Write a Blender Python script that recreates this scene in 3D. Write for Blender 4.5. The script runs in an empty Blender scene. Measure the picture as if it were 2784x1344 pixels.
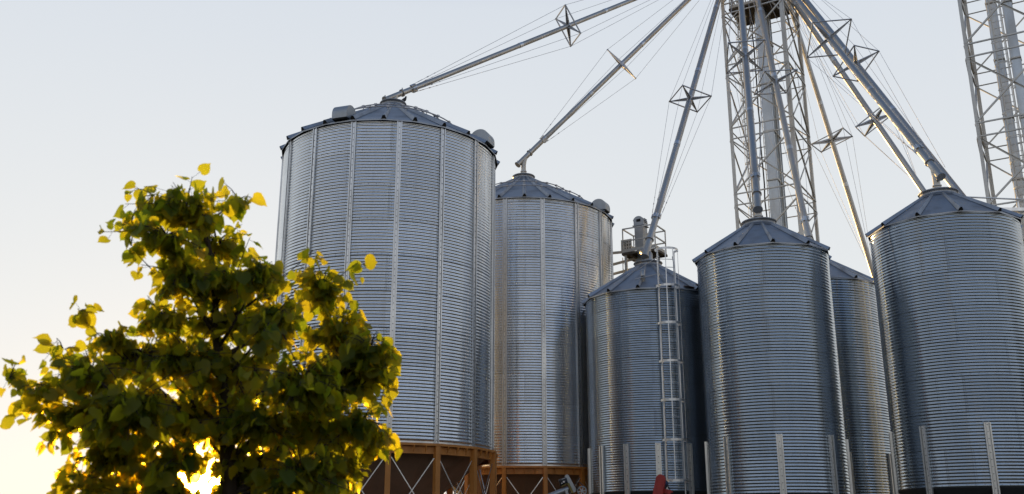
import bpy, bmesh, math, random
import numpy as np
from mathutils import Vector, Matrix
R = math.radians
sc = bpy.context.scene
col = sc.collection

# ------------------------------------------------------------------ camera
FPX, PITCH, EYE = 2668.0, R(16.43), 1.7          # focal length in pixels of the 2784 px wide photo
cam_d = bpy.data.cameras.new('camera')
cam = bpy.data.objects.new('camera', cam_d); col.objects.link(cam)
cam.location = (0, 0, EYE); cam.rotation_euler = (R(90) + PITCH, 0, 0)
cam_d.sensor_width = 36; cam_d.lens = 36 * FPX / 2784
cam_d.clip_start = 0.1; cam_d.clip_end = 6000
cam_d.dof.use_dof = True; cam_d.dof.focus_distance = 36; cam_d.dof.aperture_fstop = 3.0
sc.camera = cam

# ------------------------------------------------------------------ sky and sun
SUN_AZ, SUN_EL = R(-17.3), R(2.6)
sun_dir = Vector((math.sin(SUN_AZ) * math.cos(SUN_EL), math.cos(SUN_AZ) * math.cos(SUN_EL), math.sin(SUN_EL)))
w = bpy.data.worlds.new('World'); sc.world = w; w.use_nodes = True
nt = w.node_tree; nt.nodes.clear()
def N(t, kind, **kw):
    n = t.nodes.new(kind)
    for k, v in kw.items(): setattr(n, k, v)
    return n
def math_n(t, op, a, b=None, clamp=False):
    n = N(t, 'ShaderNodeMath', operation=op, use_clamp=clamp)
    if op == 'SMOOTH_MIN': n.inputs[2].default_value = .2
    for i, v in enumerate((a, b)):
        if v is None: continue
        if isinstance(v, (int, float)): n.inputs[i].default_value = v
        else: t.links.new(v, n.inputs[i])
    return n.outputs[0]
def mix_c(t, fac, a, b, mode='MIX'):
    n = N(t, 'ShaderNodeMix', data_type='RGBA', blend_type=mode)
    for i, v in ((0, fac), (6, a), (7, b)):
        if isinstance(v, (int, float)): n.inputs[i].default_value = v
        elif isinstance(v, tuple): n.inputs[i].default_value = v if len(v) == 4 else v + (1,)
        else: t.links.new(v, n.inputs[i])
    return n.outputs[2]
sky = N(nt, 'ShaderNodeTexSky', sky_type='NISHITA', sun_disc=False)
sky.sun_elevation = SUN_EL; sky.sun_rotation = SUN_AZ
sky.air_density = 1.0; sky.dust_density = 1.0; sky.ozone_density = 1.5; sky.altitude = 100
geo = N(nt, 'ShaderNodeTexCoord')
dot = N(nt, 'ShaderNodeVectorMath', operation='DOT_PRODUCT')
nt.links.new(geo.outputs['Generated'], dot.inputs[0]); dot.inputs[1].default_value = sun_dir
sep = N(nt, 'ShaderNodeSeparateXYZ'); nt.links.new(geo.outputs['Generated'], sep.inputs[0])
up = math_n(nt, 'MAXIMUM', sep.outputs[2], 0.0)
toward = math_n(nt, 'MULTIPLY_ADD', dot.outputs['Value'], 0.5); toward.node.inputs[2].default_value = 0.5
WORLD_S = 0.15
# thin bright evening haze whitens the sky on the sun's side, the far side stays blue above a cream horizon brightened for the silo reflections
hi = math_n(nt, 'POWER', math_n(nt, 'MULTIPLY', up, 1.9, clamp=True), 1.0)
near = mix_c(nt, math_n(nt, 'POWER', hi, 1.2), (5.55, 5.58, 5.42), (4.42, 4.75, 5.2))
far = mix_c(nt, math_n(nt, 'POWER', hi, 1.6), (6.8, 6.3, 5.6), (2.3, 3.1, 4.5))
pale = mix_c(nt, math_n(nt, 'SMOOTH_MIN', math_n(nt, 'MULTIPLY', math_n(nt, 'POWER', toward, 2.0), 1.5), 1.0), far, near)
zen = math_n(nt, 'MULTIPLY', math_n(nt, 'SUBTRACT', up, .50), 2.6, clamp=True)
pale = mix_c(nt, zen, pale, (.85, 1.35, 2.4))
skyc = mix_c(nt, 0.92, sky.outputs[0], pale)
halo = math_n(nt, 'POWER', math_n(nt, 'MAXIMUM', dot.outputs['Value'], 0.0), 14.0)
skyc = mix_c(nt, 1.0, skyc, mix_c(nt, halo, (0, 0, 0), (0.22, 0.17, 0.08)), 'ADD')
glow = math_n(nt, 'POWER', math_n(nt, 'MAXIMUM', dot.outputs['Value'], 0.0), 800.0)
skyc = mix_c(nt, 1.0, skyc, mix_c(nt, glow, (0, 0, 0), (26.0, 15.0, 5.5)), 'ADD')
core = math_n(nt, 'POWER', math_n(nt, 'MAXIMUM', dot.outputs['Value'], 0.0), 9000.0)
skyc = mix_c(nt, 1.0, skyc, mix_c(nt, core, (0, 0, 0), (1500.0, 900.0, 330.0)), 'ADD')
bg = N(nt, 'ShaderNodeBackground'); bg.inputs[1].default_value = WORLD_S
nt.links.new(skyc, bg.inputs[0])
wo = N(nt, 'ShaderNodeOutputWorld'); nt.links.new(bg.outputs[0], wo.inputs[0])

sd = bpy.data.lights.new('sun', 'SUN'); sd.energy = 5.0; sd.angle = R(0.5); sd.color = (1.0, 0.62, 0.22)
so = bpy.data.objects.new('sun', sd); col.objects.link(so)
so.rotation_euler = (-sun_dir).to_track_quat('-Z', 'Y').to_euler(); so.location = (0, 0, 60)

sc.view_settings.view_transform = 'Standard'; sc.view_settings.look = 'None'
sc.view_settings.exposure = 0.14; sc.view_settings.gamma = 1.0
sc.view_settings.use_curve_mapping = False
sc.cycles.use_denoising = True
sc.cycles.sample_clamp_indirect = 6.0
sc.cycles.max_bounces = 8; sc.cycles.glossy_bounces = 5; sc.cycles.transparent_max_bounces = 8

# ------------------------------------------------------------------ helpers
def ray(x, y):
    u, v = (x - 1392) / FPX, (672 - y) / FPX
    return Vector((u, math.cos(PITCH) - v * math.sin(PITCH), math.sin(PITCH) + v * math.cos(PITCH)))
def at(x, y, d):
    """point seen at photo pixel (x, y) whose distance over the ground is d metres"""
    r = ray(x, y); return r / math.hypot(r.x, r.y) * d + Vector((0, 0, EYE))
def polar(az, d, z=0): return Vector((math.sin(az) * d, math.cos(az) * d, z))

ZV = Vector((0, 0, 1))
class MB:
    def __init__(s): s.v, s.f, s.m, s.s = [], [], [], []
    def add(s, vs, fs, m=0, smooth=False):
        b = len(s.v); s.v += [tuple(p) for p in vs]
        for f in fs: s.f.append([b + i for i in f]); s.m.append(m); s.s.append(smooth)
    def box(s, c, X, Y, Z, m=0):
        c, X, Y, Z = Vector(c), Vector(X), Vector(Y), Vector(Z)
        vs = [c + X * a + Y * b + Z * d for d in (-1, 1) for b in (-1, 1) for a in (-1, 1)]
        s.add(vs, [(0, 2, 3, 1), (4, 5, 7, 6), (0, 1, 5, 4), (2, 6, 7, 3), (0, 4, 6, 2), (1, 3, 7, 5)], m)
    def bar(s, a, b, w, h, upv=(0, 0, 1), m=0):
        a, b = Vector(a), Vector(b); d = b - a; L = d.length; d.normalize()
        u = Vector(upv); side = d.cross(u)
        if side.length < 1e-4: side = d.cross(Vector((1, 0, 0)))
        side.normalize(); u2 = side.cross(d)
        s.box((a + b) / 2, side * w / 2, d * L / 2, u2 * h / 2, m)
    def angle(s, a, b, w, t, upv, flip=1, m=0):
        """rolled steel angle: two thin legs"""
        a, b = Vector(a), Vector(b); d = (b - a).normalized()
        u = Vector(upv); side = d.cross(u).normalized(); u2 = side.cross(d)
        s.bar(a, b, w, t, u2, m)
        off = side * (w / 2 - t / 2) * flip - u2 * (w / 2 + t / 2 + .0005)
        s.bar(a + off, b + off, t, w, u2, m)
    def tube(s, pts, r, n=10, caps=True, m=0, closed=False, radii=None):
        pts = [Vector(p) for p in pts]; k = len(pts)
        prev = None; rings = []
        for i, p in enumerate(pts):
            if closed: d = pts[(i + 1) % k] - pts[i - 1]
            else: d = pts[min(i + 1, k - 1)] - pts[max(i - 1, 0)]
            d.normalize()
            if prev is None:
                x = d.cross(Vector((0, 0, 1)))
                if x.length < 1e-3: x = d.cross(Vector((1, 0, 0)))
            else: x = prev - d * prev.dot(d)
            x.normalize(); prev = x; y = d.cross(x)
            rr = radii[i] if radii else r
            rings.append([p + (x * math.cos(2 * math.pi * j / n) + y * math.sin(2 * math.pi * j / n)) * rr for j in range(n)])
        vs = [q for ring in rings for q in ring]; fs = []
        for i in range(k if closed else k - 1):
            i2 = (i + 1) % k
            for j in range(n):
                fs.append((i * n + j, i * n + (j + 1) % n, i2 * n + (j + 1) % n, i2 * n + j))
        s.add(vs, fs, m, True)
        if caps and not closed:
            s.add(rings[0], [tuple(range(n))[::-1]], m); s.add(rings[-1], [tuple(range(n))], m)
    def lathe(s, prof, n=48, m=0, smooth=True, c=(0, 0, 0), a0=0, a1=2 * math.pi):
        full = abs(a1 - a0 - 2 * math.pi) < 1e-6
        na = n if full else n + 1
        vs = []
        for r_, z in prof:
            for j in range(na):
                a = a0 + (a1 - a0) * j / n
                vs.append((c[0] + r_ * math.sin(a), c[1] - r_ * math.cos(a), c[2] + z))
        fs = []
        for i in range(len(prof) - 1):
            for j in range(n):
                j2 = (j + 1) % na
                fs.append((i * na + j, i * na + j2, (i + 1) * na + j2, (i + 1) * na + j))
        s.add(vs, fs, m, smooth)
    def prism(s, poly, O, X, Y, Z, m=0, mcap=None):
        """polygon in the O+X,Y plane pushed along Z"""
        O, X, Y, Z = map(Vector, (O, X, Y, Z)); n = len(poly)
        a = [O + X * p[0] + Y * p[1] for p in poly]; b = [q + Z for q in a]
        s.add(a + b, [(i, (i + 1) % n, n + (i + 1) % n, n + i) for i in range(n)], m)
        s.add(a, [tuple(range(n))[::-1]], m if mcap is None else mcap); s.add(b, [tuple(range(n))], m if mcap is None else mcap)
    def build(s, name, mats, parent=None, loc=None, uv=None):
        me = bpy.data.meshes.new(name); me.from_pydata(s.v, [], s.f)
        for mt in (mats if isinstance(mats, (list, tuple)) else [mats]): me.materials.append(mt)
        me.polygons.foreach_set('material_index', s.m); me.polygons.foreach_set('use_smooth', s.s)
        me.update()
        return link(name, me, parent, loc)
def link(name, me, parent=None, loc=None):
    o = bpy.data.objects.new(name, me); col.objects.link(o)
    if parent: o.parent = parent
    if loc is not None: o.location = loc
    return o
def copy_of(o, parent, rz=0.0):
    c = o.copy(); col.objects.link(c); c.parent = parent; c.rotation_euler = (0, 0, rz); return c
def tag(o, label, cat, group=None, kind=None):
    if label: o['label'] = label
    if cat: o['category'] = cat
    if group: o['group'] = group
    if kind: o['kind'] = kind
    return o
def empty(name, loc, rz, label, cat, group=None):
    o = bpy.data.objects.new(name, None); col.objects.link(o); o.location = loc; o.rotation_euler = (0, 0, rz)
    o.empty_display_size = .3
    return tag(o, label, cat, group)

# ------------------------------------------------------------------ materials
def new_mat(name):
    m = bpy.data.materials.new(name); m.use_nodes = True
    t = m.node_tree; t.nodes.clear()
    p = N(t, 'ShaderNodeBsdfPrincipled'); o = N(t, 'ShaderNodeOutputMaterial'); t.links.new(p.outputs[0], o.inputs[0])
    return m, t, p
def noise(t, vec, scale, detail=3, rough=.55):
    n = N(t, 'ShaderNodeTexNoise'); n.inputs['Scale'].default_value = scale
    n.inputs['Detail'].default_value = detail; n.inputs['Roughness'].default_value = rough
    if vec is not None: t.links.new(vec, n.inputs['Vector'])
    return n.outputs['Fac']
def ramp(t, v, a, b, va=0.0, vb=1.0):
    n = N(t, 'ShaderNodeMapRange'); t.links.new(v, n.inputs[0])
    for i, x in enumerate((a, b, va, vb)): n.inputs[i + 1].default_value = x
    return n.outputs[0]
def scaled(t, vec, s):
    n = N(t, 'ShaderNodeMapping'); n.inputs['Scale'].default_value = s; t.links.new(vec, n.inputs['Vector']); return n.outputs[0]
def metal(name, base, rough=.34, metallic=1.0, dirt=(.30, .27, .22), dirt_amt=.35, spangle=18, bump=.06):
    m, t, p = new_mat(name)
    tc = N(t, 'ShaderNodeTexCoord').outputs['Object']
    big = noise(t, scaled(t, tc, (1, 1, .25)), 1.6, 5)
    vo = N(t, 'ShaderNodeTexVoronoi'); vo.inputs['Scale'].default_value = spangle; t.links.new(tc, vo.inputs['Vector'])
    sp = N(t, 'ShaderNodeSeparateColor'); t.links.new(vo.outputs['Color'], sp.inputs[0])
    c = mix_c(t, ramp(t, sp.outputs[0], 0, 1, 0, .28), base, tuple(x * .78 for x in base))
    c = mix_c(t, ramp(t, big, .48, .75, 0, dirt_amt), c, dirt)
    t.links.new(c, p.inputs['Base Color'])
    p.inputs['Metallic'].default_value = metallic
    t.links.new(ramp(t, big, .3, .75, rough - .04, rough + .14), p.inputs['Roughness'])
    if bump:
        b = N(t, 'ShaderNodeBump'); b.inputs['Strength'].default_value = bump; b.inputs['Distance'].default_value = .05
        t.links.new(noise(t, tc, 3.0, 2), b.inputs['Height']); t.links.new(b.outputs[0], p.inputs['Normal'])
    return m
def wall_metal(name, base, rough, sheet_w, off, dull=.2, white=.45):
    """galvanised wall sheets: uv = metres round the wall, metres up it"""
    m, t, p = new_mat(name)
    uv = N(t, 'ShaderNodeUVMap'); uv.uv_map = 'wall'
    sx = N(t, 'ShaderNodeSeparateXYZ'); t.links.new(uv.outputs[0], sx.inputs[0])
    row = math_n(t, 'FLOOR', math_n(t, 'DIVIDE', sx.outputs[1], 1.1176))
    us = math_n(t, 'ADD', math_n(t, 'DIVIDE', sx.outputs[0], sheet_w), math_n(t, 'MULTIPLY', math_n(t, 'PINGPONG', row, 1.0), off))
    cell = math_n(t, 'FLOOR', us)
    wn = N(t, 'ShaderNodeTexWhiteNoise', noise_dimensions='2D')
    cv = N(t, 'ShaderNodeCombineXYZ'); t.links.new(row, cv.inputs[0]); t.links.new(cell, cv.inputs[1]); t.links.new(cv.outputs[0], wn.inputs['Vector'])
    fu = math_n(t, 'MULTIPLY', math_n(t, 'FRACT', us), sheet_w)
    seam = math_n(t, 'LESS_THAN', fu, .014)
    fr = math_n(t, 'MULTIPLY', math_n(t, 'FRACT', math_n(t, 'DIVIDE', sx.outputs[1], 1.1176)), 1.1176)
    hseam = math_n(t, 'LESS_THAN', fr, .016)
    # bolt heads beside the upright seams and along the level ones
    bz = math_n(t, 'LESS_THAN', math_n(t, 'ABSOLUTE', math_n(t, 'SUBTRACT', math_n(t, 'FRACT', math_n(t, 'DIVIDE', sx.outputs[1], .1016)), .5)), .17)
    bu = math_n(t, 'LESS_THAN', math_n(t, 'ABSOLUTE', math_n(t, 'SUBTRACT', fu, .06)), .013)
    bolt = math_n(t, 'MULTIPLY', bz, bu)
    hb = math_n(t, 'MULTIPLY', math_n(t, 'LESS_THAN', math_n(t, 'ABSOLUTE', math_n(t, 'SUBTRACT', fr, .045)), .013),
                math_n(t, 'LESS_THAN', math_n(t, 'FRACT', math_n(t, 'DIVIDE', sx.outputs[0], .24)), .11))
    dark = math_n(t, 'MAXIMUM', math_n(t, 'MAXIMUM', seam, math_n(t, 'MULTIPLY', hseam, .6)), math_n(t, 'MAXIMUM', bolt, hb), clamp=True)
    tc = N(t, 'ShaderNodeTexCoord').outputs['Object']
    streak = noise(t, scaled(t, tc, (2.2, 2.2, .12)), 1.3, 5)
    blot = noise(t, tc, 1.1, 4)
    vo = N(t, 'ShaderNodeTexVoronoi'); vo.inputs['Scale'].default_value = 14; t.links.new(tc, vo.inputs['Vector'])
    sp = N(t, 'ShaderNodeSeparateColor'); t.links.new(vo.outputs['Color'], sp.inputs[0])
    c = mix_c(t, wn.outputs['Value'], tuple(x * .88 for x in base), tuple(min(1, x * 1.07) for x in base))
    c = mix_c(t, ramp(t, sp.outputs[0], 0, 1, 0, .18), c, tuple(x * .7 for x in base))
    c = mix_c(t, ramp(t, streak, .5, .72, 0, .24), c, (.36, .33, .28))
    c = mix_c(t, math_n(t, 'MULTIPLY', dark, .5), c, (.06, .06, .06))
    t.links.new(c, p.inputs['Base Color']); p.inputs['Metallic'].default_value = 1
    r_ = math_n(t, 'ADD', ramp(t, blot, .3, .7, rough - .02, rough + .05), ramp(t, wn.outputs['Value'], 0, 1, -.02, .03))
    t.links.new(r_, p.inputs['Roughness'])
    b = N(t, 'ShaderNodeBump'); b.inputs['Strength'].default_value = .045; b.inputs['Distance'].default_value = .06
    t.links.new(noise(t, scaled(t, tc, (1, 1, .6)), 2.2, 2), b.inputs['Height']); t.links.new(b.outputs[0], p.inputs['Normal'])
    p2 = N(t, 'ShaderNodeBsdfPrincipled'); t.links.new(mix_c(t, white, c, (.72, .72, .72)), p2.inputs['Base Color']); p2.inputs['Metallic'].default_value = .4; p2.inputs['Roughness'].default_value = .5
    mx = N(t, 'ShaderNodeMixShader'); mx.inputs[0].default_value = dull
    t.links.new(p.outputs[0], mx.inputs[1]); t.links.new(p2.outputs[0], mx.inputs[2])
    t.links.new(mx.outputs[0], next(n for n in t.nodes if n.bl_idname == 'ShaderNodeOutputMaterial').inputs[0])
    return m
def paint(name, base, rough=.5, vary=.25, scale=3.0, spec=.4):
    m, t, p = new_mat(name)
    tc = N(t, 'ShaderNodeTexCoord').outputs['Object']
    n = noise(t, scaled(t, tc, (1, 1, .4)), scale, 5)
    c = mix_c(t, ramp(t, n, .35, .7), base, tuple(x * (1 - vary) for x in base))
    t.links.new(c, p.inputs['Base Color']); t.links.new(ramp(t, n, .3, .7, rough - .06, rough + .1), p.inputs['Roughness'])
    p.inputs['Specular IOR Level'].default_value = spec
    return m
M = {}
M['galv'] = metal('galvanised_steel', (.60, .62, .64), .36)
M['pipe'] = metal('spout_steel', (.45, .44, .42), .42, dirt_amt=.4, bump=.015)
M['roof'] = metal('roof_steel', (.35, .375, .41), .5, dirt=(.13, .12, .115), dirt_amt=.5, spangle=9)
M['tower'] = metal('tower_steel', (.52, .52, .50), .45, metallic=.5, dirt=(.34, .30, .25), dirt_amt=.4)
M['frame'] = metal('spreader_steel', (.52, .54, .57), .42, metallic=.6)
M['wire'] = metal('wire_rope', (.42, .43, .46), .5, metallic=.6, bump=0)
M['dark'] = paint('shade_and_opening_black', (.012, .012, .013), .8)  # near-black that paints in the shade under eaves and inside openings
M['rust'] = paint('rust_brown_paint', (.52, .21, .044), .45, .3)
M['cone'] = paint('shaded_rust_brown_paint', (.25, .18, .14), .55, .25, 1.5)  # same brown paint as the legs, its shade put into a greyer colour
M['conedark'] = paint('hopper_dark_steel', (.035, .04, .045), .55, .3, 1.5)
M['red'] = paint('red_paint', (.37, .024, .02), .45, .3, 8)
M['blue'] = paint('motor_blue', (.02, .06, .16), .4, .3, 8)
M['black'] = paint('black_enamel', (.022, .025, .032), .45, .3, 8)
M['yellow'] = paint('olive_yellow_paint', (.20, .16, .03), .5, .3, 8)
M['label'] = paint('pale_label', (.7, .68, .66), .6, .2, 8)
M['cable'] = paint('black_cable', (.02, .02, .022), .6)
M['stub'] = metal('pale_galvanised', (.66, .67, .66), .36, metallic=.8, dirt=(.4, .38, .33), bump=0)
M['vent'] = metal('vent_steel', (.36, .385, .41), .5, metallic=.9)
M['casing'] = metal('casing_steel', (.50, .55, .60), .38, metallic=.9)
M['grate'] = paint('grimy_grating', (.085, .072, .058), .7)
M['flash'] = metal('new_flashing', (.72, .74, .76), .3)
M['rustsheet'] = paint('rusty_sheet', (.16, .085, .045), .7, .6, 6)

# ------------------------------------------------------------------ ground
def ground():
    m, t, p = new_mat('gravel_and_grass')
    tc = N(t, 'ShaderNodeTexCoord').outputs['Object']
    n1, n2 = noise(t, tc, .06, 5), noise(t, tc, 6.0, 4)
    c = mix_c(t, ramp(t, n1, .4, .6), (.075, .062, .045), (.035, .045, .02))
    c = mix_c(t, ramp(t, n2, .3, .7, 0, .4), c, (.05, .045, .035))
    t.links.new(c, p.inputs['Base Color']); p.inputs['Roughness'].default_value = .95
    b = MB(); b.lathe([(0.01, 0), (30, 0), (120, 0), (600, 0), (4000, 0)], 64, smooth=False)
    g = b.build('ground', m); g['kind'] = 'structure'
ground()
def far_wood():
    m, t, p = new_mat('far_foliage'); tc = N(t, 'ShaderNodeTexCoord').outputs['Object']
    t.links.new(mix_c(t, ramp(t, noise(t, tc, .9, 4), .35, .65), (.012, .020, .008), (.035, .05, .018)), p.inputs['Base Color']); p.inputs['Roughness'].default_value = .9
    rnd = np.random.default_rng(4); V, F = [], []
    for i in range(230):
        a = rnd.uniform(math.pi * .30, math.pi * 1.75); d = rnd.uniform(38, 60); x, y = math.sin(a) * d, math.cos(a) * d
        h = rnd.uniform(5, 10) * (1.25 if rnd.random() < .25 else 1); r0 = h * rnd.uniform(.28, .45)
        n = 120
        u = rnd.normal(size=(n, 3)); u /= np.linalg.norm(u, axis=1)[:, None]; u *= rnd.uniform(.6, 1, n)[:, None] ** .5
        c = np.array([x, y, h * .52]) + u * [r0, r0, h * .48]
        for q in c:
            e1, e2 = rnd.normal(size=(2, 3)) * h * .06; b0 = len(V)
            V.extend([q - e1 - e2, q + e1 - e2 * .6, q + e1 * .7 + e2, q - e1 * .8 + e2]); F.append((b0, b0 + 1, b0 + 2, b0 + 3))
    me = bpy.data.meshes.new('far_wood'); me.from_pydata([tuple(v) for v in V], [], F); me.materials.append(m); me.update()
    tag(link('far_wood', me), 'dark belt of trees far off, seen only mirrored in the steel walls', 'wood', kind='stuff')
far_wood()

# ------------------------------------------------------------------ silos
AMP = .0072
def wall_mesh(name, Rr, z0, z1, mat, pitch, seg=144, k=8):
    nc = round((z1 - z0) / pitch); sh = pitch * 11; rows = nc * k + 1
    zz = np.linspace(0, z1 - z0, rows)
    prof = Rr + AMP * np.sin(2 * np.pi * zz / ((z1 - z0) / nc))
    fr = np.mod(zz, sh); prof = prof + .004 * (1 - fr / sh)          # each course laps over the one below
    ang = np.linspace(0, 2 * np.pi, seg, endpoint=False)
    V = np.empty((rows, seg, 3)); V[..., 0] = prof[:, None] * np.sin(ang); V[..., 1] = -prof[:, None] * np.cos(ang); V[..., 2] = (z0 + zz)[:, None]
    i = np.arange(rows - 1)[:, None]; j = np.arange(seg)[None]; j2 = (j + 1) % seg
    Fc = np.stack([i * seg + j, i * seg + j2, (i + 1) * seg + j2, (i + 1) * seg + j], -1).reshape(-1, 4)
    me = bpy.data.meshes.new(name)
    me.vertices.add(rows * seg); me.vertices.foreach_set('co', V.ravel())
    nf = len(Fc); me.loops.add(nf * 4); me.loops.foreach_set('vertex_index', Fc.ravel())
    me.polygons.add(nf); me.polygons.foreach_set('loop_start', np.arange(nf) * 4)
    me.polygons.foreach_set('use_smooth', np.ones(nf, bool))
    uvl = me.uv_layers.new(name='wall')
    U = np.empty((nf, 4, 2)); jj = np.broadcast_to(j, (rows - 1, seg)).ravel(); ii = np.broadcast_to(i, (rows - 1, seg)).ravel()
    U[:, 0, 0] = U[:, 3, 0] = jj; U[:, 1, 0] = U[:, 2, 0] = jj + 1; U[..., 0] *= 2 * np.pi * Rr / seg
    vv = zz * (.1016 / pitch); U[:, 0, 1] = U[:, 1, 1] = vv[ii]; U[:, 2, 1] = U[:, 3, 1] = vv[ii + 1]
    uvl.data.foreach_set('uv', U.ravel())
    me.materials.append(mat); me.update(calc_edges=True); me.validate()
    return me

def stiffener(Rr, z0, z1, w=.16, mat=None):
    """rolled channel: flat web bolted to the wall with two proud lips"""
    h, t = (.05 if w < .18 else .075), .004; y = Rr + .008; l, g = w * .2, w * .11
    b = MB(); e = w / 2; k = .03
    poly = [(-e, h), (-e + l, h), (-e + l + .002, t), (-e + l + g, t), (-e + l + g + .002, k), (e - l - g - .002, k), (e - l - g, t), (e - l - .002, t), (e - l, h), (e, h), (e, 0), (-e, 0)]
    n = len(poly)
    a = [Vector((p[0], -(y + p[1]), z0)) for p in poly]; c = [Vector((p[0], -(y + p[1]), z1)) for p in poly]
    b.add(a + c, [(i, (i + 1) % n, n + (i + 1) % n, n + i) for i in range(n)])
    b.add(a, [tuple(range(n))[::-1]]); b.add(c, [tuple(range(n))])
    z = z0 + .1                                                   # bolt heads
    while z < z1:
        b.box((0, -(y + k + .003), z), (.012, 0, 0), (0, .003, 0), (0, 0, .012), 1); z += .21
    return b

def vent_hood(ang, Rr, zr, slope):
    """half-round roof vent, its axis along the eave"""
    b = MB(); rad = Rr - .28; w = .35; L = .52
    zz = zr + (Rr - rad) * math.tan(slope)
    rx = Vector((math.sin(ang), -math.cos(ang), 0)); tx = Vector((math.cos(ang), math.sin(ang), 0))
    poly = [(w * math.cos(a), .06 + w * math.sin(a)) for a in np.linspace(0, math.pi, 15)]
    poly = [(w, -.10)] + poly + [(-w, -.02)]
    O = rx * rad + Vector((0, 0, zz + .02)) - tx * L / 2
    n = len(poly)
    b.prism(poly, O, rx, Vector((0, 0, 1)), tx * L)
    b.box(O + tx * L / 2 + rx * (w * .55) - Vector((0, 0, .125)), rx * .14, tx * (L * .47), Vector((0, 0, .02)), 1)
    return b

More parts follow.
